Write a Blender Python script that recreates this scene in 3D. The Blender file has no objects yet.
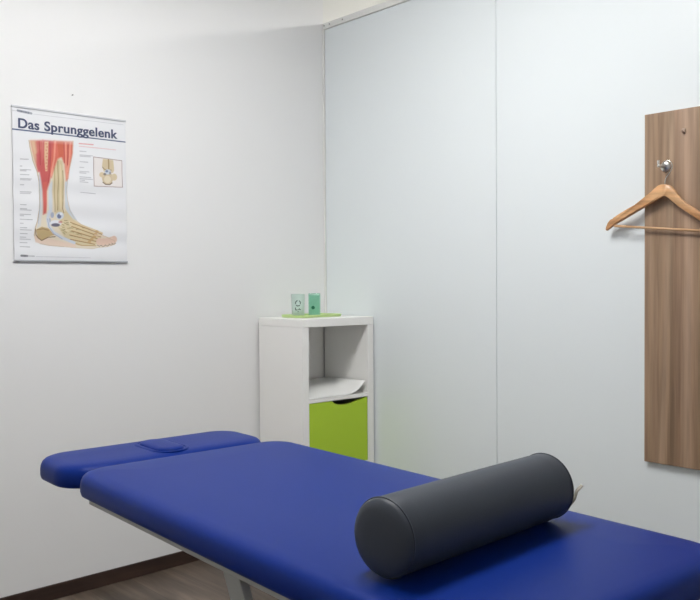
import bpy, bmesh, math, random
import numpy as np
from mathutils import Vector, Matrix
random.seed(4)
S = bpy.context.scene
COL = S.collection

# ------------------------------------------------------------------ helpers
def lin(c):
    c = c / 255.0
    return c / 12.92 if c <= 0.04045 else ((c + 0.055) / 1.055) ** 2.4
def rgb(r, g, b): return (lin(r), lin(g), lin(b), 1.0)

def mat(name, col, rough=0.5, metal=0.0, bump=0.0, bscale=200.0, spec=0.5, **kw):
    m = bpy.data.materials.new(name); m.use_nodes = True
    nt = m.node_tree; b = nt.nodes['Principled BSDF']
    b.inputs['Base Color'].default_value = col
    b.inputs['Roughness'].default_value = rough
    b.inputs['Metallic'].default_value = metal
    b.inputs['Specular IOR Level'].default_value = spec
    for k, v in kw.items():
        b.inputs[k.replace('_', ' ')].default_value = v
    tc = nt.nodes.new('ShaderNodeTexCoord')
    n = nt.nodes.new('ShaderNodeTexNoise'); n.inputs['Scale'].default_value = bscale
    n.inputs['Detail'].default_value = 3
    nt.links.new(tc.outputs['Object'], n.inputs['Vector'])
    mr = nt.nodes.new('ShaderNodeMapRange')
    mr.inputs['To Min'].default_value = max(0, rough - 0.04); mr.inputs['To Max'].default_value = min(1, rough + 0.04)
    nt.links.new(n.outputs['Fac'], mr.inputs['Value']); nt.links.new(mr.outputs[0], b.inputs['Roughness'])
    if bump:
        bp = nt.nodes.new('ShaderNodeBump'); bp.inputs['Strength'].default_value = bump
        bp.inputs['Distance'].default_value = 0.002
        nt.links.new(n.outputs['Fac'], bp.inputs['Height']); nt.links.new(bp.outputs[0], b.inputs['Normal'])
    return m

def link(name, me, m=None, parent=None, smooth=False):
    if isinstance(me, bmesh.types.BMesh):
        bmesh.ops.recalc_face_normals(me, faces=me.faces)
        d = bpy.data.meshes.new(name); me.to_mesh(d); me.free(); me = d
    o = bpy.data.objects.new(name, me); COL.objects.link(o)
    if m: me.materials.append(m)
    if parent: o.parent = parent
    if smooth:
        for p in me.polygons: p.use_smooth = True
    return o
def sharp(o, ang=40):
    for p in o.data.polygons: p.use_smooth = True
    o.data.set_sharp_from_angle(angle=math.radians(ang))
    return o
def thing(name, label, cat, loc=(0, 0, 0), rz=0, group=None):
    o = bpy.data.objects.new(name, None); COL.objects.link(o)
    o.location = loc; o.rotation_euler = (0, 0, rz); o.empty_display_size = 0.05
    o['label'] = label; o['category'] = cat
    if group: o['group'] = group
    return o
def tag(o, label, cat):
    o['label'] = label; o['category'] = cat; return o
def struct(o):
    o['kind'] = 'structure'; return o

def box(bm, lo, hi, bev=0.0, seg=2):
    t = bmesh.new()
    bmesh.ops.create_cube(t, size=1)
    for v in t.verts:
        v.co = Vector([(lo[i] + hi[i]) / 2 + v.co[i] * (hi[i] - lo[i]) for i in range(3)])
    if bev: bmesh.ops.bevel(t, geom=t.edges[:] , offset=bev, segments=seg, profile=0.5, affect='EDGES')
    d = bpy.data.meshes.new('t'); t.to_mesh(d); t.free(); bm.from_mesh(d); bpy.data.meshes.remove(d)
    return bm
def boxbm(lo, hi, bev=0.0, seg=2): return box(bmesh.new(), lo, hi, bev, seg)

def beam(bm, a, b, w, h, up=Vector((0, 0, 1)), bev=0.003):
    a, b = Vector(a), Vector(b); d = (b - a); L = d.length; d.normalize()
    s = d.cross(up).normalized(); u = s.cross(d).normalized()
    t = bmesh.new(); bmesh.ops.create_cube(t, size=1)
    for v in t.verts: v.co = Vector((v.co.x * w, v.co.y * L, v.co.z * h))
    if bev: bmesh.ops.bevel(t, geom=t.edges[:], offset=bev, segments=2, profile=0.5, affect='EDGES')
    M = Matrix((s, d, u)).transposed().to_4x4(); M.translation = (a + b) / 2
    bmesh.ops.transform(t, matrix=M, verts=t.verts)
    me = bpy.data.meshes.new('t'); t.to_mesh(me); t.free(); bm.from_mesh(me); bpy.data.meshes.remove(me)
    return bm

def tube(bm, pts, r, n=12, closed_ends=True):
    pts = [Vector(p) for p in pts]; rings = []
    ref = None
    for i, p in enumerate(pts):
        d = (pts[min(i + 1, len(pts) - 1)] - pts[max(i - 1, 0)]).normalized()
        if ref is None:
            ref = d.orthogonal().normalized()
        ref = (ref - d * ref.dot(d)).normalized(); s = d.cross(ref)
        rr = r[i] if isinstance(r, (list, tuple)) else r
        rings.append([bm.verts.new(p + (ref * math.cos(2 * math.pi * k / n) + s * math.sin(2 * math.pi * k / n)) * rr) for k in range(n)])
    for A, B in zip(rings, rings[1:]):
        for k in range(n):
            bm.faces.new((A[k], A[(k + 1) % n], B[(k + 1) % n], B[k]))
    if closed_ends:
        bm.faces.new(rings[0][::-1]); bm.faces.new(rings[-1])
    return bm
def smooth_path(pts, n=8):
    P = [Vector(p) for p in pts]; P = [P[0] * 2 - P[1]] + P + [P[-1] * 2 - P[-2]]; out = []
    for i in range(1, len(P) - 2):
        for k in range(n):
            t = k / n
            out.append(0.5 * ((2 * P[i]) + (P[i + 1] - P[i - 1]) * t + (2 * P[i - 1] - 5 * P[i] + 4 * P[i + 1] - P[i + 2]) * t * t
                       + (3 * P[i] - P[i - 1] - 3 * P[i + 1] + P[i + 2]) * t ** 3))
    out.append(P[-2]); return out

def rrect(w, l, r, n=10):
    """rounded rectangle outline, centred, w along x, l along y"""
    r = max(min(r, w / 2 - 1e-4, l / 2 - 1e-4), 1e-4); out = []
    for cx, cy, a0 in ((w/2-r, l/2-r, 0), (-w/2+r, l/2-r, 90), (-w/2+r, -l/2+r, 180), (w/2-r, -l/2+r, 270)):
        for k in range(n + 1):
            a = math.radians(a0 + 90 * k / n); out.append((cx + r * math.cos(a), cy + r * math.sin(a)))
    return out
def rings_mesh(rings, cap0=True, cap1=True):
    bm = bmesh.new(); R = [[bm.verts.new(p) for p in r] for r in rings]; n = len(rings[0])
    for A, B in zip(R, R[1:]):
        for k in range(n): bm.faces.new((A[k], A[(k + 1) % n], B[(k + 1) % n], B[k]))
    if cap0: bm.faces.new(R[0][::-1])
    if cap1: bm.faces.new(R[-1])
    return bm

# ------------------------------------------------------------------ materials
def paint(name, col, rough=0.6, bump=0.08, sc=90):
    return mat(name, col, rough, bump=bump, bscale=sc, spec=0.3)
M_wall = paint('wall_paint', rgb(240, 240, 240))
M_wall2 = paint('neighbour_wall_paint', rgb(242, 242, 238))
M_ceil = paint('ceiling_paint', rgb(246, 246, 245))
M_panel = mat('partition_laminate', rgb(236, 242, 244), 0.32, bump=0.03, bscale=60)
M_rail = mat('rail_cream', rgb(240, 240, 237), 0.4)
M_metalgrey = mat('grey_steel', rgb(168, 168, 164), 0.45)
M_white = mat('white_melamine', rgb(249, 248, 245), 0.35)
M_green = mat('lime_lacquer', rgb(182, 216, 50), 0.4)
M_dark = mat('dark_fittings_and_shade', rgb(30, 30, 30), 0.7)
M_chrome = mat('chrome', rgb(225, 225, 222), 0.3, 1.0)
M_wire = mat('steel_wire', rgb(215, 214, 210), 0.25, 1.0)
M_tray = mat('green_plastic', rgb(206, 232, 158), 0.3, Transmission_Weight=0.1)
M_mint = mat('mint_box', rgb(186, 236, 218), 0.35)
M_mintglass = mat('mint_clear_plastic', rgb(200, 240, 222), 0.08, Transmission_Weight=0.85, IOR=1.2)
M_glass = mat('frosted_glass', rgb(236, 248, 243), 0.3, Transmission_Weight=0.7, IOR=1.08)
M_print = mat('grey_print', rgb(96, 112, 106), 0.6)
M_dkgreen = mat('dark_green', rgb(20, 110, 78), 0.4)
M_paper = mat('white_paper', rgb(242, 242, 240), 0.6)
M_leather = mat('blue_vinyl', rgb(8, 42, 124), 0.42, bump=0.12, bscale=420, spec=0.14)
M_bolster = mat('charcoal_vinyl', rgb(58, 63, 72), 0.5, bump=0.10, bscale=380, spec=0.35)
M_tag = mat('fabric_tag', rgb(164, 158, 146), 0.8)
M_nail = mat('nail_steel', rgb(150, 148, 145), 0.3, 0.8)

def wood(name, c1, c2, c3, scale=(1, 1, 1), axis_long='Z', rough=0.45, ring=9.0, fine=60.0, knots=True):
    m = bpy.data.materials.new(name); m.use_nodes = True; nt = m.node_tree; b = nt.nodes['Principled BSDF']
    N = nt.nodes.new; L = nt.links.new
    tc = N('ShaderNodeTexCoord'); mp = N('ShaderNodeMapping')
    s = {'X': (0.09, 1, 1), 'Y': (1, 0.09, 1), 'Z': (1, 1, 0.09)}[axis_long]
    mp.inputs['Scale'].default_value = [s[i] * scale[i] for i in range(3)]
    L(tc.outputs['Object'], mp.inputs['Vector'])
    n1 = N('ShaderNodeTexNoise'); n1.inputs['Scale'].default_value = ring; n1.inputs['Detail'].default_value = 4; n1.inputs['Distortion'].default_value = 1.0
    n2 = N('ShaderNodeTexNoise'); n2.inputs['Scale'].default_value = fine; n2.inputs['Detail'].default_value = 6; n2.inputs['Distortion'].default_value = 0.3
    L(mp.outputs[0], n1.inputs['Vector']); L(mp.outputs[0], n2.inputs['Vector'])
    r1 = N('ShaderNodeValToRGB'); e = r1.color_ramp.elements
    e[0].position = 0.33; e[0].color = c1; e[1].position = 0.68; e[1].color = c3
    k = r1.color_ramp.elements.new(0.5); k.color = c2
    L(n1.outputs['Fac'], r1.inputs[0])
    r2 = N('ShaderNodeMapRange'); r2.inputs['From Min'].default_value = 0.35; r2.inputs['From Max'].default_value = 0.65
    r2.inputs['To Min'].default_value = 0.78; r2.inputs['To Max'].default_value = 1.12
    L(n2.outputs['Fac'], r2.inputs['Value'])
    mx = N('ShaderNodeMix'); mx.data_type = 'RGBA'; mx.blend_type = 'MULTIPLY'; mx.inputs[0].default_value = 1
    L(r1.outputs[0], mx.inputs[6]); L(r2.outputs[0], mx.inputs[7])
    if name == 'walnut_laminate':      # broad vertical veneer bands
        m3 = N('ShaderNodeMapping'); m3.inputs['Scale'].default_value = (0.0, 1, 0.012); L(tc.outputs['Object'], m3.inputs['Vector'])
        n3 = N('ShaderNodeTexNoise'); n3.inputs['Scale'].default_value = 26; n3.inputs['Detail'].default_value = 1; L(m3.outputs[0], n3.inputs['Vector'])
        r3 = N('ShaderNodeValToRGB'); r3.color_ramp.elements[0].position = .38; r3.color_ramp.elements[0].color = (.90, .90, .88, 1)
        r3.color_ramp.elements[1].position = .62; r3.color_ramp.elements[1].color = (1.0, .98, 1.0, 1); L(n3.outputs['Fac'], r3.inputs[0])
        m4 = N('ShaderNodeMix'); m4.data_type = 'RGBA'; m4.blend_type = 'MULTIPLY'; m4.inputs[0].default_value = 1
        L(mx.outputs[2], m4.inputs[6]); L(r3.outputs[0], m4.inputs[7]); mx = m4
    L(mx.outputs[2], b.inputs['Base Color']); b.inputs['Roughness'].default_value = rough
    return m, mx
M_board, _ = wood('walnut_laminate', rgb(136, 109, 86), rgb(164, 135, 109), rgb(181, 154, 129), scale=(1, 1, .45), ring=10, fine=70)
M_hanger, _ = wood('beech_wood', rgb(190, 138, 92), rgb(206, 154, 106), rgb(220, 172, 124), axis_long='Y', ring=18, fine=80, rough=0.35)
M_base, _ = wood('dark_skirting', rgb(48, 34, 30), rgb(58, 42, 36), rgb(70, 52, 44), axis_long='X', rough=0.4)
# laminate floor with plank joints
def floor_mat():
    m, mx = wood('laminate_floor', rgb(64, 54, 46), rgb(98, 85, 74), rgb(132, 118, 105), axis_long='Y', rough=0.42, ring=6, fine=45)
    nt = m.node_tree; N = nt.nodes.new; L = nt.links.new; b = nt.nodes['Principled BSDF']
    tc = N('ShaderNodeTexCoord'); mp = N('ShaderNodeMapping'); mp.inputs['Rotation'].default_value = (0, 0, math.radians(90))
    L(tc.outputs['Object'], mp.inputs['Vector'])
    br = N('ShaderNodeTexBrick'); br.inputs['Scale'].default_value = 1
    br.inputs['Brick Width'].default_value = 1.28; br.inputs['Row Height'].default_value = 0.19
    br.inputs['Mortar Size'].default_value = 0.0012; br.inputs['Mortar Smooth'].default_value = 0.1
    br.inputs['Color1'].default_value = (0.78, 0.78, 0.78, 1); br.inputs['Color2'].default_value = (1, 1, 1, 1); br.inputs['Mortar'].default_value = (0.3, 0.3, 0.3, 1)
    L(mp.outputs[0], br.inputs['Vector'])
    m2 = N('ShaderNodeMix'); m2.data_type = 'RGBA'; m2.blend_type = 'MULTIPLY'; m2.inputs[0].default_value = 1
    L(mx.outputs[2], m2.inputs[6]); L(br.outputs['Color'], m2.inputs[7]); L(m2.outputs[2], b.inputs['Base Color'])
    return m
M_floor = floor_mat()
def emit(name, col, s):
    m = bpy.data.materials.new(name); m.use_nodes = True; b = m.node_tree.nodes['Principled BSDF']
    b.inputs['Emission Color'].default_value = col; b.inputs['Emission Strength'].default_value = s
    b.inputs['Base Color'].default_value = (0.9, 0.9, 0.9, 1); return m

# ------------------------------------------------------------------ setting
ZC = 3.05; PX = 2.6
struct(link('floor', boxbm((-3.7, -4.5, -0.1), (PX, 0.1, 0)), M_floor))
struct(link('ceiling', boxbm((-3.7, -4.5, ZC), (PX, 0.1, ZC + 0.1)), M_ceil))
struct(link('wall_back', boxbm((-3.7, 0, 0), (0.0, 0.1, ZC)), M_wall))
struct(link('wall_neighbour_back', boxbm((0.0, 0, 0), (PX, 0.1, ZC)), M_wall2))
struct(link('wall_neighbour_right', boxbm((PX, -4.5, 0), (PX + 0.1, 0.1, ZC)), M_wall2))
struct(link('wall_left', boxbm((-3.8, -4.5, 0), (-3.7, 0.1, ZC)), M_wall))
struct(link('wall_front', boxbm((-3.7, -4.6, 0), (PX, -4.5, ZC)), M_wall))
# partition on the right: core, laminate panels, top rail, corner profile
wr = struct(link('wall_right', boxbm((0.006, -4.5, 0), (0.055, 0, 2.598)), M_rail))
ys = [-0.012, -1.117, -2.232, -3.347, -4.462]
for a, b_ in zip(ys, ys[1:]):
    link('panel', boxbm((0, b_ + 0.0015, 0.0), (0.008, a - 0.0015, 2.598), 0.0012, 1), M_panel, wr)
link('top_rail', boxbm((-0.006, -4.5, 2.600), (0.062, 0, 2.632), 0.002, 1), M_rail, wr)
link('corner_profile', boxbm((-0.006, -0.011, 0.0), (0.004, 0, 2.599), 0.001, 1), M_rail, wr)
for y in (-0.018, -0.06, -0.16):
    t = bmesh.new(); bmesh.ops.create_cone(t, cap_ends=True, segments=14, radius1=0.004, radius2=0.003, depth=0.003)
    bmesh.ops.rotate(t, matrix=Matrix.Rotation(math.radians(90), 3, 'Y'), verts=t.verts); bmesh.ops.translate(t, vec=(-0.0075, y, 2.617), verts=t.verts)
    link('screw', t, M_nail, wr)
# skirting
struct(link('baseboard_back', boxbm((-3.7, -0.010, 0), (-0.001, 0, 0.062), 0.003, 2), M_base))
struct(link('baseboard_right', boxbm((-0.010, -4.5, 0), (0, -0.42, 0.062), 0.003, 2), M_base))
struct(link('baseboard_left', boxbm((-3.7, -4.5, 0), (-3.686, -0.015, 0.062), 0.003, 2), M_base))

# ------------------------------------------------------------------ ceiling lamps (above the frame)
def ceiling_lamp(label, x, y, sx, sy, power, col):
    t = thing('ceiling_light', label, 'ceiling light', (x, y, ZC))
    bm = bmesh.new()
    for lo, hi in (((-sx/2-.02, -sy/2-.02, -.05), (sx/2+.02, -sy/2, 0)), ((-sx/2-.02, sy/2, -.05), (sx/2+.02, sy/2+.02, 0)),
                   ((-sx/2-.02, -sy/2, -.05), (-sx/2, sy/2, 0)), ((sx/2, -sy/2, -.05), (sx/2+.02, sy/2, 0))):
        box(bm, lo, hi, 0.002, 1)
    link('frame', bm, M_white, t)
    link('diffuser', boxbm((-sx/2, -sy/2, -.046), (sx/2, sy/2, -.03)), emit('diffuser_glow', col, power), t)
    return t
ceiling_lamp('white square ceiling panel lamp above the treatment table', -1.60, -1.58, 1.10, 0.62, 25.2, (1.0, 0.995, 0.98, 1))
ceiling_lamp('white ceiling panel lamp beyond the partition wall', 1.35, -1.1, 0.30, 0.30, 185, (1.0, 0.985, 0.95, 1))

# ------------------------------------------------------------------ poster
PW, PH = 0.483, 0.612
poster = thing('wall_poster', 'white anatomy poster of a foot titled Das Sprunggelenk on the wall', 'poster', (-1.618, -0.002, 1.376))
HM = [-0.022840804053022853, 0.0011230050343600901, -1.8124514837797616e-05, 0.6471491540232979, 1.2412614302628733e-05, -0.0011349600552284871, -0.0002340397987340787, -4.241336650590965e-06]
def uv(X, Y):      # drawing coordinates -> metres on the sheet
    w = 1 + HM[6] * X + HM[7] * Y
    return ((HM[0] + HM[1] * X + HM[2] * Y) / w, (HM[3] + HM[4] * X + HM[5] * Y) / w)
NX, NY = 330, 418
gu, gv = np.meshgrid(np.linspace(0, PW, NX), np.linspace(0.006, PH - 0.006, NY))
C = np.zeros((NY, NX, 3)); C[:] = (236, 237, 240)
def blend(mask, col, a=1.0):
    global C
    m = (mask * a)[..., None]; C = C * (1 - m) + (np.array(col, float) * .92 + 18) * m
def segdist(P, closed):
    Q = [uv(*p) for p in P]; D = np.full(gu.shape, 9.0)
    for i in range(len(Q) if closed else len(Q) - 1):
        (x0, y0), (x1, y1) = Q[i], Q[(i + 1) % len(Q)]
        dx, dy = x1 - x0, y1 - y0; L2 = dx * dx + dy * dy + 1e-12
        t = np.clip(((gu - x0) * dx + (gv - y0) * dy) / L2, 0, 1)
        D = np.minimum(D, np.hypot(gu - x0 - t * dx, gv - y0 - t * dy))
    return D
def inside(P):
    Q = [uv(*p) for p in P]; I = np.zeros(gu.shape, bool)
    for i in range(len(Q)):
        (x0, y0), (x1, y1) = Q[i], Q[(i + 1) % len(Q)]
        if y0 == y1: continue
        c = ((y0 > gv) != (y1 > gv)) & (gu < (x1 - x0) * (gv - y0) / (y1 - y0) + x0)
        I ^= c
    return I
def poly(P, col, a=1.0, soft=0.0012):
    D = segdist(P, True); s = np.where(inside(P), D, -D)
    blend(np.clip(s / soft * 0.5 + 0.5, 0, 1), col, a)
def line(P, w, col, a=1.0, soft=0.0010):
    D = segdist(P, False); blend(np.clip((w * 0.00115 / 2 - D) / soft + 0.5, 0, 1), col, a)
def oval(cx, cy, rx, ry, col, a=1.0, soft=0.0015):
    poly([(cx + rx * math.cos(k * math.pi / 10), cy + ry * math.sin(k * math.pi / 10)) for k in range(20)], col, a, soft)
def vfade(Y0, Y1):   # 0 at Y0 -> 1 at Y1 (down the sheet)
    v0, v1 = uv(200, Y0)[1], uv(200, Y1)[1]
    return np.clip((v0 - gv) / (v0 - v1), 0, 1)
# leg and foot
leg = [(80,156),(84,185),(93,225),(107,262),(114,300),(116,345),(115,395),(110,430),(101,455),(98,480),(104,500),(120,510),(150,516),(200,520),(240,524),(300,527),(318,523),(350,520),(376,512),(374,500),(350,489),(320,476),(290,461),(260,445),(237,426),(220,396),(212,360),(209,320),(213,280),(222,240),(229,200),(231,158)]
poly(leg, (226, 214, 192), 1, 0.0022)
line(leg[:14], 2.5, (176, 150, 116), 0.8)
poly([(112,262),(127,270),(127,330),(126,400),(120,448),(106,458),(114,420),(117,350)], (212, 212, 212), .9)
line([(113,275),(118,330),(117,390),(112,440)], 2, (150, 165, 195), .7)
poly([(148,315),(160,290),(160,400),(150,410),(146,370)], (206, 212, 222), .95)
poly([(203,300),(213,285),(210,340),(214,378),(224,398),(246,430),(222,424),(203,385)], (200, 208, 218), .95)
poly([(163,240),(178,218),(194,228),(199,262),(198,345),(196,392),(202,415),(184,430),(168,404),(160,330)], (212, 196, 156), 1, .004)
line([(179,228),(180,300),(178,395)], 3, (150, 124, 84), .8); line([(168,250),(167,330),(169,400)], 2.5, (158, 134, 92), .7)
line([(196,260),(197,340),(195,390),(202,412)], 3, (146, 116, 78), .8); line([(188,240),(188,390)], 3, (232, 214, 176), .7)
poly([(85,157),(128,155),(129,215),(121,262),(111,264),(102,232),(92,195)], (206, 104, 96), 1, .004)
poly([(85,157),(102,157),(108,215),(104,236),(94,205)], (222, 190, 150), .9, .006)
poly([(104,205),(122,190),(124,255),(112,262)], (200, 76, 84), .8, .006)
poly([(128,155),(168,158),(168,210),(158,262),(150,298),(141,330),(139,405),(129,410),(127,330),(116,262),(127,215)], (198, 82, 80), 1, .004)
poly([(128,300),(141,298),(139,400),(131,402)], (212, 96, 84), .9)
poly([(133,160),(147,160),(145,215),(143,262),(136,262),(132,215)], (226, 186, 146), .95)
for k in range(9): oval(139 + (k % 2) * 3, 168 + k * 11, 2.5, 2.5, (202, 120, 100), .8)
poly([(165,157),(231,160),(229,200),(219,245),(214,286),(207,296),(203,240),(191,214),(178,220),(165,258),(157,285),(150,250)], (216, 104, 84), 1, .004)
poly([(176,160),(200,160),(197,214),(182,212)], (200, 88, 62), .75)
for P in ([(170,160),(166,220),(156,275)], [(206,165),(206,230),(211,284)], [(222,165),(219,215),(212,262)]): line(P, 6, (236, 160, 138), .75)
for P in ([(152,160),(153,240),(146,300)], [(200,165),(201,232)], [(214,170),(212,240)], [(115,160),(119,240)]): line(P, 4, (170, 56, 58), .6)
# fade of the top edge of the muscles
v = uv(150, 152)[1]
blend(np.clip((gv - uv(150, 168)[1]) / (uv(150, 150)[1] - uv(150, 168)[1]), 0, 1) * (gv < uv(150, 148)[1]) * inside([(78,146),(234,150),(234,172),(78,170)]), (236, 232, 232), .55)
# heel bone, sole
poly([(103,505),(98,484),(108,480),(150,492),(240,512),(242,523),(200,519),(150,515),(118,509)], (228, 204, 186), .95)
poly([(104,462),(124,452),(148,458),(168,480),(146,486),(124,500),(110,490)], (190, 164, 116))
line([(102,460),(104,480),(112,490),(124,499),(146,488),(170,486)], 3.5, (112, 86, 54), .85)
line([(108,462),(128,459),(146,464)], 3, (128, 98, 60), .7)
# tarsal and metatarsal bones
poly([(205,395),(232,426),(262,450),(300,470),(322,482),(318,508),(300,518),(250,516),(205,492),(178,452),(190,425)], (214, 198, 158))
random.seed(8)
for k in range(46):
    x = random.uniform(180, 262); y = 430 + (x - 180) * .42 + random.uniform(-12, 38)
    line([(x, y), (x + random.uniform(4, 11), y + random.uniform(-2, 6))], 3, random.choice([(150,132,88),(232,222,192),(168,146,98),(140,120,84),(190,182,140)]), .75)
for i, (a, b_) in enumerate([((222,432),(330,474)), ((226,446),(326,483)), ((226,461),(322,491)), ((222,476),(314,499)), ((222,490),(306,508))]):
    line([a, b_], 7, (222, 200, 156), .9)
    line([(a[0], a[1] + 5), (b_[0], b_[1] + 4)], 3, (150, 108, 62), .85)
    oval(b_[0] - 18, b_[1] - 5, 6, 5, (198, 158, 104), .8)
line([(220,503),(262,516),(310,517)], 4, (176, 140, 88), .7)
for k, (x, y) in enumerate([(322,507),(335,508),(349,506),(362,503),(371,500)]):
    oval(x, y - 4, 11, 13, (228, 196, 178), 1); line([(x - 7, y + 8), (x, y + 12), (x + 7, y + 8)], 3, (140, 118, 106), .8)
line([(305,480),(340,486),(366,492)], 4, (232, 208, 190), .7)
# ankle joint, tendons
oval(186, 414, 14, 13, (206, 212, 222)); oval(184, 416, 7, 8, (84, 94, 130), .85); oval(190, 408, 5, 5, (236, 238, 244))
oval(172, 440, 20, 11, (224, 226, 234)); oval(171, 446, 15, 6, (70, 66, 88), .85); oval(188, 436, 7, 4, (196, 120, 110), .7)
oval(160, 412, 6, 10, (150, 164, 200), .8); oval(150, 430, 5, 8, (140, 158, 196), .7)
line([(150,400),(144,425),(148,450),(165,472),(195,490),(236,507)], 10, (206, 212, 224), 1)
line([(144,425),(148,452),(165,476),(195,494)], 2.5, (140, 152, 186), .8)
line(leg[13:], 2, (190, 164, 130), .55)
# inset picture
poly([(301,213),(398,226),(400,317),(303,313)], (238, 232, 230))
poly([(333,220),(368,224),(372,258),(368,268),(338,266),(330,246)], (214, 196, 160)); line([(352,222),(354,262)], 5, (150, 122, 76), .75)
line([(332,248),(340,256),(362,258)], 3, (118, 98, 72), .7)
oval(349, 286, 19, 22, (206, 186, 152)); oval(330, 274, 9, 9, (216, 196, 160)); oval(372, 282, 10, 12, (214, 196, 160))
oval(350, 264, 11, 9, (206, 212, 224)); oval(347, 262, 5, 4, (96, 108, 140), .8); oval(340, 272, 5, 4, (90, 84, 90), .7); oval(358, 268, 4, 5, (110, 110, 124), .6)
oval(349, 290, 12, 13, (230, 218, 194), .8); line([(333,300),(342,307),(356,308),(364,302)], 4, (96, 76, 56), .8)
line([(301,213),(398,226),(400,317),(303,313),(301,213)], 2.2, (146, 118, 116), .9)
# title rule, header rules and blocks of small print
line([(22,117),(410,162)], 4, (44, 62, 108)); line([(18,52),(36,55)], 1.2, (150, 152, 158), .7); line([(95,66),(404,103)], 1.2, (160, 162, 170), .6)
def words(x0, y0, x1, y1, w, col, a):
    x = x0
    while x < x1:
        e = min(x + random.uniform(5, 14), x1); f = lambda q: y0 + (y1 - y0) * (q - x0) / (x1 - x0)
        line([(x, f(x)), (e, f(e))], w, col, a * random.uniform(.75, 1)); x = e + 2
words(42, 54, 88, 64, 8, (110, 116, 130), .8)
for y, x1 in ((220,78),(244,56),(256,88),(260,70),(273,80),(287,88),(291,84),(308,62),(332,88),(337,84),(376,70),(390,72),(394,88),(409,86),(414,62),(426,92),(440,60),(455,72),(462,88),(475,74),(487,70),(494,86),(506,74),(520,84)):
    words(50, y, x1, y + (x1 - 50) * .04, 2.6, (130, 132, 138), .62)
for y, x1 in ((193,276),(206,298),(210,290),(229,282),(248,268),(262,286),(267,276),(281,292),(287,298),(292,270),(298,282)):
    words(254, y, x1, y + (x1 - 254) * .08, 2.6, (140, 140, 148), .6)
words(257, 334, 308, 339, 2.6, (140, 140, 148), .6)
words(252, 167, 300, 171, 4, (226, 140, 140), .8); words(252, 176, 378, 189, 2.4, (226, 160, 160), .7)
words(54, 551, 74, 552, 7, (90, 92, 100), .85); words(76, 552, 98, 553, 4, (160, 162, 168), .7); words(104, 554, 290, 558, 2, (170, 172, 178), .6)
vv = lambda vf: 0.0017 * math.sin(vf * 12.0 * math.pi) * (0.35 + 0.65 * (1 - vf)) * (1 if vf < .72 else max(0, (.82 - vf) / .10))
def sheet_y(vf): return -0.0035 - vv(vf) - 0.002 * math.sin(vf * math.pi)
verts = []
for j in range(NY):
    vf = j / (NY - 1); off = sheet_y(vf)
    for i in range(NX): verts.append((gu[j, i], off, gv[j, i]))
faces = [(j*NX+i, j*NX+i+1, (j+1)*NX+i+1, (j+1)*NX+i) for j in range(NY-1) for i in range(NX-1)]
me = bpy.data.meshes.new('sheet'); me.from_pydata(verts, [], faces); me.update()
ca = me.color_attributes.new('print', 'FLOAT_COLOR', 'POINT')
Cl = C / 255.0; Cl = np.where(Cl <= 0.04045, Cl / 12.92, ((Cl + 0.055) / 1.055) ** 2.4)
buf = np.ones((NY * NX, 4), np.float32); buf[:, :3] = Cl.reshape(-1, 3); ca.data.foreach_set('color', buf.ravel())
M_sheet = mat('printed_paper', (1, 1, 1, 1), 0.38, bscale=40)
nt = M_sheet.node_tree; at = nt.nodes.new('ShaderNodeAttribute'); at.attribute_name = 'print'
nt.links.new(at.outputs['Color'], nt.nodes['Principled BSDF'].inputs['Base Color'])
sh = link('sheet', me, M_sheet, poster, True)
sd = sh.modifiers.new('thickness', 'SOLIDIFY'); sd.thickness = 0.0004; sd.offset = 1 if False else -1
link('top_rail', boxbm((-0.002, -0.007, PH - 0.008), (PW + 0.002, 0, PH), 0.001, 1), mat('clear_grey_rail', rgb(206, 208, 212), 0.3), poster)
link('bottom_rail', boxbm((-0.002, -0.008, 0), (PW + 0.002, 0, 0.006), 0.001, 1), mat('grey_rail', rgb(176, 179, 184), 0.3), poster)
# title lettering, one mesh per word
M_ink = mat('navy_ink', rgb(70, 79, 110), 0.5)
def title_word(text, X0, X1, Y0, Y1, caph):
    fc = bpy.data.curves.new('title', 'FONT'); fc.body = text; fc.size = 1; fc.offset = 0.020; fc.space_character = 1.05
    fo = bpy.data.objects.new('title', fc); COL.objects.link(fo)
    dg = bpy.context.evaluated_depsgraph_get(); dg.update(); tm = bpy.data.meshes.new_from_object(fo.evaluated_get(dg))
    bpy.data.objects.remove(fo)
    xs = [v.co.x for v in tm.vertices]; x0, x1 = min(xs), max(xs)
    k = [v.co.y for v in tm.vertices if v.co.x < x0 + 0.45]; base, cap = min(k), max(k)
    (u0, v0), (u1, v1) = uv(X0, Y0), uv(X1, Y1)
    bm = bmesh.new()
    for dx, dy in ((-.0005, 0), (.0005, .0001)):      # double strike: bold weight
        n0 = len(bm.verts); bm.from_mesh(tm); bm.verts.ensure_lookup_table()
        for vt in bm.verts[n0:]:
            t = (vt.co.x - x0) / (x1 - x0); z = v0 + (v1 - v0) * t + (vt.co.y - base) / (cap - base) * caph
            vt.co = (u0 + (u1 - u0) * t + dx, sheet_y((z - .006) / (PH - .012)) - .0014 - dy, z)
    me = bpy.data.meshes.new('title_word'); bm.to_mesh(me); bm.free(); bpy.data.meshes.remove(tm)
    return link('title_word', me, M_ink, poster)
title_word('Das', 43, 115, 113, 122, .0385)
title_word('Sprunggelenk', 133, 383, 124, 152, .039)

# nail above the poster
bm = bmesh.new(); tube(bm, [(0, 0, 0), (0, -0.008, 0)], 0.0012, 8); tube(bm, [(0, -0.008, 0), (0, -0.0095, 0)], 0.003, 12)
o = link('nail', bm, M_nail); o.location = (-1.37, 0, 2.062); tag(o, 'tiny nail sticking out of the white wall above the poster', 'nail')

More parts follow.
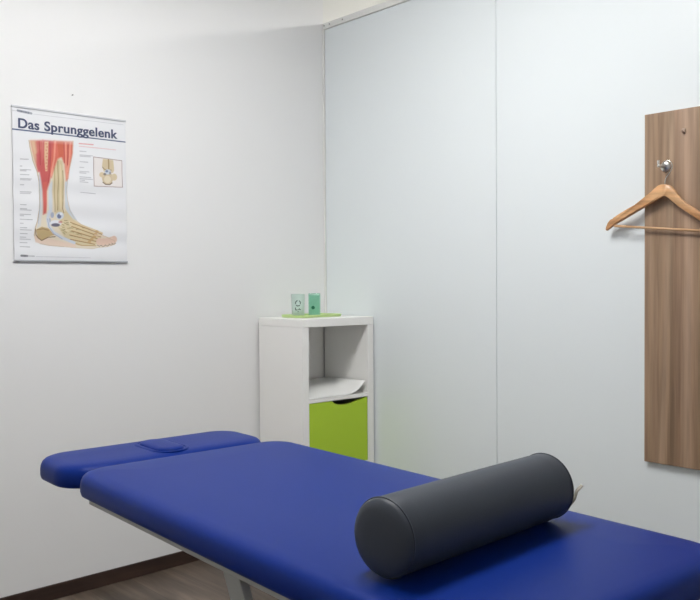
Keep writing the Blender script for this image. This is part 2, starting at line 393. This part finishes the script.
# ------------------------------------------------------------------ shelf cabinet in the corner
CX0, CX1, CYF, CYB, CH, T = -0.2215, 0.2215, -0.1725, 0.1725, 1.115, 0.038
cab = thing('shelf_cabinet', 'narrow white cube shelf unit with a lime door, standing in the corner', 'cabinet', (-0.229, -0.1984, 0), math.radians(-1.5))
ox, oy = 0, 0
def cb(name, lo, hi, m, bev=0.0012, parent=cab):
    return link(name, boxbm((lo[0] - ox, lo[1] - oy, lo[2]), (hi[0] - ox, hi[1] - oy, hi[2]), bev, 1), m, parent)
cb('top_board', (CX0, CYF, CH - T), (CX1, CYB, CH), M_white)
cb('side_panel', (CX0, CYF + .001, 0.03), (CX0 + T, CYB, CH - T - .0006), M_white)
cb('side_panel', (CX1 - T, CYF + .001, 0.03), (CX1, CYB - 0.012, CH - T - .0006), M_white)
cb('bottom_board', (CX0, CYF, 0), (CX1, CYB, T), M_white)
SZ = 0.742
cb('shelf', (CX0 + T, CYF + .002, SZ - 0.017), (CX1 - T, CYB, SZ), M_white)
cb('shelf', (CX0 + T, CYF + .002, 0.392), (CX1 - T, CYB, 0.409), M_white)
cb('back_panel', (CX0 + T, CYB - 0.004, T), (CX1 - T - 0.002, CYB, CH - T), M_white, 0)
def door(z0, z1):
    W0, W1 = CX0 + T + 0.003 - ox, CX1 - T - 0.003 - ox; y = CYF + 0.004 - oy
    P = [(W0, z0), (W1, z0)]
    n0, n1 = W1 - 0.006, W1 - 0.225
    P += [(W1, z1), (n0, z1)]
    for k in range(1, 20):
        t = k / 20; P.append((n0 + (n1 - n0) * t, z1 - 0.024 * (math.sin(math.pi * min(1, t * 1.0) ** 1.5) ** 0.6)))
    P += [(n1, z1), (W0, z1)]
    bm = bmesh.new(); A = [bm.verts.new((x, y, z)) for x, z in P]; B = [bm.verts.new((x, y + 0.016, z)) for x, z in P]
    bm.faces.new(A); bm.faces.new(B[::-1])
    for k in range(len(P)): bm.faces.new((A[k], B[k], B[(k + 1) % len(P)], A[(k + 1) % len(P)]))
    return link('door', bm, M_green, cab)
d1 = door(0.412, SZ - 0.019); d1['label'] = 'lime green door with a curved grip cut-out'
d2 = door(T + .002, 0.390); d2['label'] = 'lime green lower door'
cb('notch_shade', (CX0 + T + .004, CYB - 0.03, 0.41), (CX1 - T - .004, CYB - 0.006, SZ - 0.019), M_dark, 0)  # added dark block, stands in for the shade seen through the grip cut-out
# sheet of paper curling up on the shelf
bm = bmesh.new(); W0, W1 = CX0 + T + .004, CX1 - T - .006
V = []
for i in range(25):
    t = i / 24; x = W0 + (W1 - W0) * t; row = []
    curl = 0.060 * max(0, (t - .62) / .38) ** 2.0
    for j in range(13):
        q = j / 12; y = CYF + 0.004 + (CYB - 0.012 - CYF - 0.004) * q
        zb = 0.044 * q ** 1.2
        row.append(bm.verts.new((x - .012 * max(0, (t - .85) / .15) * (1 - q), y, .002 + zb + curl * (1 - q) ** .8 + .0015 * math.sin(9 * q + 5 * t))))
    V.append(row)
for A, B in zip(V, V[1:]):
    for k in range(12): bm.faces.new((A[k], A[k+1], B[k+1], B[k]))
o = link('paper_sheet', bm, M_paper, None, True); m_ = o.modifiers.new('thickness', 'SOLIDIFY'); m_.thickness = 0.0015; m_.offset = 1
o.location = (cab.location.x, cab.location.y, SZ); o.rotation_euler = cab.rotation_euler
tag(o, 'white paper sheet curling up on the open shelf of the corner unit', 'paper')

# ------------------------------------------------------------------ things on the cabinet
tx, ty = -0.236, -0.172
rot = 0
def rr(w, l, r, z): return [(x, y, z) for x, y in rrect(w, l, r, 8)]
tw, tl = 0.275, 0.155
tr = link('serving_tray', rings_mesh([rr(tw-.02, tl-.02, .015, 0), rr(tw-.004, tl-.004, .02, .0015), rr(tw, tl, .022, .009), rr(tw+.004, tl+.004, .024, .0125),
      rr(tw, tl, .022, .0135), rr(tw-.006, tl-.006, .02, .009), rr(tw-.014, tl-.014, .016, .0045), rr(tw-.06, tl-.05, .01, .004)]), M_tray, None, True)
sharp(tr, 50)
tr.location = (tx, ty, CH); tag(tr, 'pale green plastic tray on top of the white corner unit', 'tray')
TZ = CH + 0.0042
# tumbler
tb = thing('drinking_glass', 'clear frosted glass with grey print at the left end of the green tray', 'glass', (-0.333, -0.185, TZ))
pr = [(0.020, 0), (0.027, 0.0), (0.030, .004), (0.031, .05), (0.033, .108), (0.0335, .110), (0.0318, .110), (0.0292, .05), (0.027, .008), (0.0, .007)]
bm = bmesh.new(); n = 36; R = []
for r, z in [(0.0001, 0)] + pr[:-1] + [(0.0001, .007)]:
    R.append([bm.verts.new((r * math.cos(2*math.pi*k/n), r * math.sin(2*math.pi*k/n), z)) for k in range(n)])
for A, B in zip(R, R[1:]):
    for k in range(n): bm.faces.new((A[k], A[(k+1) % n], B[(k+1) % n], B[k]))
link('glass_body', bm, M_glass, tb, True)
bm = bmesh.new()
a0 = math.atan2(-3.29 + .185, -2.85 + .315)
def on_glass(s, z):
    a = a0 + s / 0.0318; return (0.0322 * math.cos(a) , 0.0322 * math.sin(a), z)
def gmark(P, w):
    for (s0, z0), (s1, z1) in zip(P, P[1:]):
        d = math.hypot(s1-s0, z1-z0); nx, nz = -(z1-z0)/d*w/2, (s1-s0)/d*w/2
        bm.faces.new([bm.verts.new(on_glass(s, z)) for s, z in ((s0+nx, z0+nz), (s1+nx, z1+nz), (s1-nx, z1-nz), (s0-nx, z0-nz))])
for a, b_ in ((100, 200), (220, 320), (-20, 75)):
    gmark([(.012*math.cos(math.radians(t)), .066 + .013*math.sin(math.radians(t))) for t in range(a, b_, 12)], .0045)
gmark([(-.012, .045), (-.012, .034)], .004); gmark([(-.012, .034), (-.002, .034)], .004); gmark([(.002, .034), (.008, .040)], .004); gmark([(.008, .036), (.013, .036)], .005)
gmark([(-.003, .026), (.004, .026)], .002)
link('printed_mark', bm, M_print, tb)
# mint box
mb = thing('tealight_box', 'mint green upright box with a dark round hole on the tray', 'box', (-0.225, -0.180, TZ), math.radians(-42))
link('clear_shell', boxbm((-.029, -.020, 0), (.029, .020, .112), .003, 2), M_mintglass, mb)
link('inner_box', boxbm((-.025, -.0165, .003), (.025, .0165, .103), .002, 2), M_mint, mb)
bm = bmesh.new(); tube(bm, [(-.006, -.0208, .042), (-.006, -.0198, .042)], .0085, 24)
link('round_hole', bm, M_dkgreen, mb)

# ------------------------------------------------------------------ coat board, hook and hanger
bd = link('coat_board', boxbm((-0.019, -2.42, 0.623), (-0.001, -1.7985, 1.885), 0.001, 1), M_board)
tag(bd, 'brown wood-grain board mounted upright on the panelled wall', 'board')
PYk, PZk = -1.893, 1.690
hk = thing('coat_hook', 'round chrome coat hook on the brown board, holding the hanger', 'hook', (-0.019, PYk + .014, PZk))
bm = bmesh.new(); n = 32; R = []
for r, x in ((.0185, 0), (.019, -.002), (.018, -.005), (.014, -.0075), (.007, -.009), (.0055, -.012)):
    R.append([bm.verts.new((x, r*math.cos(2*math.pi*k/n), r*math.sin(2*math.pi*k/n))) for k in range(n)])
for A, B in zip(R, R[1:]):
    for k in range(n): bm.faces.new((A[k], A[(k+1) % n], B[(k+1) % n], B[k]))
bm.faces.new(R[0]); bm.faces.new(R[-1]); link('rosette', bm, M_chrome, hk, True)
bm = bmesh.new(); tube(bm, smooth_path([(-.008, 0, 0), (-.03, 0, -.001), (-.048, -.002, -.004), (-.057, -.002, .004), (-.059, -.002, .016)], 6), [.0052]*12 + [.0046]*13, 14)
link('peg', bm, M_chrome, hk, True)
bm = bmesh.new(); bmesh.ops.create_uvsphere(bm, u_segments=20, v_segments=12, radius=.0068); bmesh.ops.translate(bm, vec=(-.054, -.002, -.002), verts=bm.verts)
link('ball_tip', bm, M_chrome, hk, True)
# small pale adhesive hook higher up
ah = thing('adhesive_hook', 'small pale beige stick-on hook near the top of the brown board', 'hook', (-0.019, -1.945, 1.808))
link('backplate', boxbm((-.003, -.006, -.009), (0, .006, .009), .002, 2), mat('beige_plastic', rgb(182, 158, 140), .4), ah)
bm = bmesh.new(); tube(bm, smooth_path([(-.002, 0, -.004), (-.010, 0, -.006), (-.013, 0, .002)], 5), .003, 10)
link('peg', bm, ah.children[0].data.materials[0], ah, True)

hg = thing('coat_hanger', 'light wooden coat hanger with a bar, hanging from the chrome hook', 'hanger', (-0.046, -1.889, 1.624))
hg.scale = (1.03, 1.03, 1.03); hg.rotation_euler = (math.radians(6), 0, 0)    # hangs slightly crooked
top = [(0, 0), (.012, -.0008), (.024, -.006), (.038, -.0185), (.052, -.034), (.066, -.049), (.082, -.0615), (.104, -.0735), (.137, -.092), (.17, -.112), (.187, -.1235), (.1885, -.1275), (.1925, -.1275), (.199, -.131), (.208, -.143), (.2135, -.158), (.214, -.167)]
bot = [(.2095, -.170), (.198, -.162), (.178, -.147), (.141, -.123), (.11, -.104), (.08, -.087), (.055, -.072), (.035, -.058), (.020, -.047), (.009, -.041), (0, -.040)]
half = top + bot
def arm(sgn):
    bm = bmesh.new(); off = lambda a: 0.014 * (a / .214) ** 2      # arms curve a little towards the wall
    P = half; th = 0.0065; inset = 0.0022
    cen = []
    for i, (a, b_) in enumerate(P):
        p0, p1 = P[i-1], P[(i+1) % len(P)]
        d = Vector((p1[0]-p0[0], p1[1]-p0[1])); nrm = Vector((d.y, -d.x)).normalized() if d.length else Vector((0, 1))
        if i in (0, len(P)-1): nrm.x = 0
        cen.append((a - (-nrm.x) * 0 , b_, nrm))
    def ring(x, ins):
        out = []
        for a, b_, nr in cen:
            aa, bb = a + nr.x * ins, b_ + nr.y * ins
            if a == 0: aa = 0
            out.append(bm.verts.new((x + off(a), -sgn * aa, bb)))
        return out
    R = [ring(-th, inset), ring(-th + .002, 0), ring(th - .002, 0), ring(th, inset)]
    n = len(P)
    for A, B in zip(R, R[1:]):
        for k in range(n): bm.faces.new((A[k], A[(k+1) % n], B[(k+1) % n], B[k]))
    for r in (R[0], R[-1]):
        f = bm.faces.new(r); bmesh.ops.triangulate(bm, faces=[f])
    return sharp(link('shoulder_arm', bm, M_hanger, hg), 45)
arm(1); arm(-1)
bm = bmesh.new(); tube(bm, [(.009, -.180, -.1515), (.009, .180, -.1515)], .0045, 14)
link('trouser_bar', bm, wood('bar_wood', rgb(214, 168, 124), rgb(224, 182, 140), rgb(232, 194, 154), axis_long='Y')[0], hg, True)
bm = bmesh.new(); tube(bm, smooth_path([(0, 0, -.008), (0, 0, .012), (0, -.004, .026), (0, -.014, .040), (0, -.0195, .056), (0, -.0175, .070), (0, -.006, .0800), (0, .008, .0785), (0, .016, .068)], 6), .0018, 10)
link('hook_wire', bm, M_wire, hg, True)

# ------------------------------------------------------------------ treatment table
H = 0.768; TH = 0.065
tt = thing('treatment_table', 'blue padded treatment table with grey steel frame', 'treatment table', (-1.544, -1.82, 0), math.radians(-2.6))
def cushion(w, l, zt, th, r, crown=0.004, grid=None):
    prof = [(0.010, -th), (0.003, -th + .004), (0.0, -th + .014), (0.000, -th*.55), (0.0015, -th*.36), (.006, -th*.20), (.014, -th*.09), (.026, -th*.025), (.045, 0.0), (.09, crown*.6), (.16, crown)]
    return rings_mesh([[(x, y, zt + z) for x, y in rrect(w - 2*i, l - 2*i, max(r - i, .004), 12)] for i, z in prof if i < l*.4])
ml = 1.54; W = 0.725
yc = 0.745 - ml/2
o = link('main_cushion', cushion(W, ml, H, TH, .098), M_leather, tt); sharp(o, 50); o.location = (0, yc, 0)
hl = 0.285
o = link('head_cushion', cushion(W - .02, hl, H, TH, .10, .002), M_leather, tt); sharp(o, 50); o.location = (-.016, 0.752 + hl/2, -.002)
head = o
# face slot closed by a padded plug
def capsule(w, l, z, n=12): return [(x, y, z) for x, y in rrect(w, l, w*.48, n)]
sl = link('face_slot', rings_mesh([capsule(.118, .212, H - .012), capsule(.130, .216, H + .0015), capsule(.122, .210, H + .004), capsule(.110, .200, H + .003), capsule(.106, .196, H - .004), capsule(.106, .196, H - .012)]), M_leather, head)
sharp(sl, 50)
pl = link('slot_plug', rings_mesh([capsule(.094, .188, H - .012), capsule(.094, .188, H + .002), capsule(.090, .184, H + .006), capsule(.078, .172, H + .009), capsule(.05, .144, H + .010)]), M_leather, head)
sharp(pl, 60)
for q in (sl, pl): q.location = (0.008, -0.014, 0)
# frame
ZB = H - TH
bm = bmesh.new()
for s in (-1, 1): box(bm, (s*.339 - .010, -.745, ZB - .014), (s*.339 + .010, .640, ZB - .001), .002, 1)
for y in (-.723, -.35, .05, .40, .628): box(bm, (-.339, y - .012, ZB - .017), (.339, y + .012, ZB - .002), .002, 1)
link('top_frame', bm, M_metalgrey, tt)
for s in (-.2, .2):
    link('head_bracket', boxbm((s - .012, .50, ZB - .024), (s + .012, 1.0, ZB - .001), .002, 1), M_metalgrey, tt)
bm = bmesh.new()
box(bm, (-.30, -.62, .03), (-.24, .55, .08), .004, 2); box(bm, (.24, -.62, .03), (.30, .55, .08), .004, 2)
box(bm, (-.30, -.62, .03), (.30, -.56, .078), .004, 2); box(bm, (-.30, .49, .03), (.30, .55, .078), .004, 2)
base = link('base_frame', bm, M_metalgrey, tt)
for x in (-.27, .27):
    for y in (-.59, .52):
        bm = bmesh.new(); tube(bm, [(x, y, 0), (x, y, .008), (x, y, .034)], [.026, .024, .012], 20); link('foot', bm, M_dark, base)
for y1, y0 in ((.04, -.30), (-.22, -.56)):
    for s in (-1, 1):
        bm = bmesh.new(); beam(bm, (s*.275, y1, ZB - .022), (s*.275, y0, .07), .022, .060)
        link('lift_arm', bm, M_metalgrey, tt)
bm = bmesh.new(); tube(bm, [(0, .38, .08), (0, .14, .30)], .024, 20); tube(bm, [(0, .14, .30), (0, -.06, .42)], .014, 16)
link('lift_cylinder', bm, M_dark, tt, True)
for y, z in ((-.06, .42), (.38, .06)):
    bm = bmesh.new(); tube(bm, [(-.27, y, z), (.27, y, z)], .012, 14); link('cross_tube', bm, M_metalgrey, tt, True)

# ------------------------------------------------------------------ bolster
r = .0695; L = 0.530
bl = thing('bolster_cushion', 'charcoal grey cylindrical bolster cushion lying across the blue table', 'cushion', (-1.592, -2.271, H + .0065 + r*1.01), math.radians(1.7))
bm = bmesh.new(); n = 64; prof = []
prof += [(-L/2 - .004, .0001), (-L/2 - .004, r*.45), (-L/2 - .002, r*.75), (-L/2 + .003, r*.93), (-L/2 + .009, r*.985), (-L/2 + .0125, r*.992)]
prof += [(-L/2 + .014, r), (-L/2 + .05, r*1.004), (0, r*1.01), (L/2 - .05, r*1.004), (L/2 - .014, r)]
prof += [(-x, q) for x, q in prof[:6][::-1]]
R = []
for x, q in prof:
    R.append([bm.verts.new((x, q*math.cos(2*math.pi*k/n), max(q*math.sin(2*math.pi*k/n), -r*1.0))) for k in range(n)])
for A, B in zip(R, R[1:]):
    for k in range(n): bm.faces.new((A[k], A[(k+1) % n], B[(k+1) % n], B[k]))
link('cover', bm, M_bolster, bl, True)
for s in (-1, 1):
    bm = bmesh.new(); tube(bm, [(s*(L/2 - .0128), r*1.0*math.cos(2*math.pi*k/n), r*math.sin(2*math.pi*k/n)) for k in range(n + 1)], .0016, 8, False)
    link('seam_piping', bm, M_bolster, bl, True)
bm = bmesh.new()
for k in range(5):
    pass
P = [(L/2 - .010, -.0600, -.036), (L/2 + .002, -.0665, -.022), (L/2 + .006, -.0705, -.004), (L/2 + .014, -.078, .008)]
A = [bm.verts.new(p) for p in P]; B = [bm.verts.new((p[0] + .007, p[1] + .010, p[2] + .001)) for p in P]
for k in range(3): bm.faces.new((A[k], A[k+1], B[k+1], B[k]))
o = link('care_label', bm, M_tag, bl, True); s = o.modifiers.new('thickness', 'SOLIDIFY'); s.thickness = .0008
o['label'] = 'small pale fabric label at the end'

# ------------------------------------------------------------------ camera
f = 827.0; a = math.atan(897 / f); p = math.atan(19 / f); ro = math.atan(.0068)
fw = Vector((math.cos(a), math.sin(a), 0)); rt = Vector((math.sin(a), -math.cos(a), 0)); up = Vector((0, 0, 1))
F = fw * math.cos(p) - up * math.sin(p); U = up * math.cos(p) + fw * math.sin(p)
Rr = rt * math.cos(ro) - U * math.sin(ro); Uu = U * math.cos(ro) + rt * math.sin(ro)
cd = bpy.data.cameras.new('camera'); cam = bpy.data.objects.new('camera', cd); COL.objects.link(cam)
M = Matrix((Rr, Uu, -F)).transposed().to_4x4(); M.translation = (-2.8519, -3.2873, 1.29); cam.matrix_world = M
cd.sensor_fit = 'HORIZONTAL'; cd.sensor_width = 36; cd.lens = f / 700 * 36; cd.clip_start = 0.05
S.camera = cam

w = bpy.data.worlds.new('world'); S.world = w; w.use_nodes = True
w.node_tree.nodes['Background'].inputs[0].default_value = (0.8, 0.85, 0.9, 1); w.node_tree.nodes['Background'].inputs[1].default_value = 0.05
S.view_settings.view_transform = 'Standard'; S.view_settings.look = 'None'
S.view_settings.exposure = 0.0; S.view_settings.gamma = 1
S.view_settings.use_curve_mapping = False
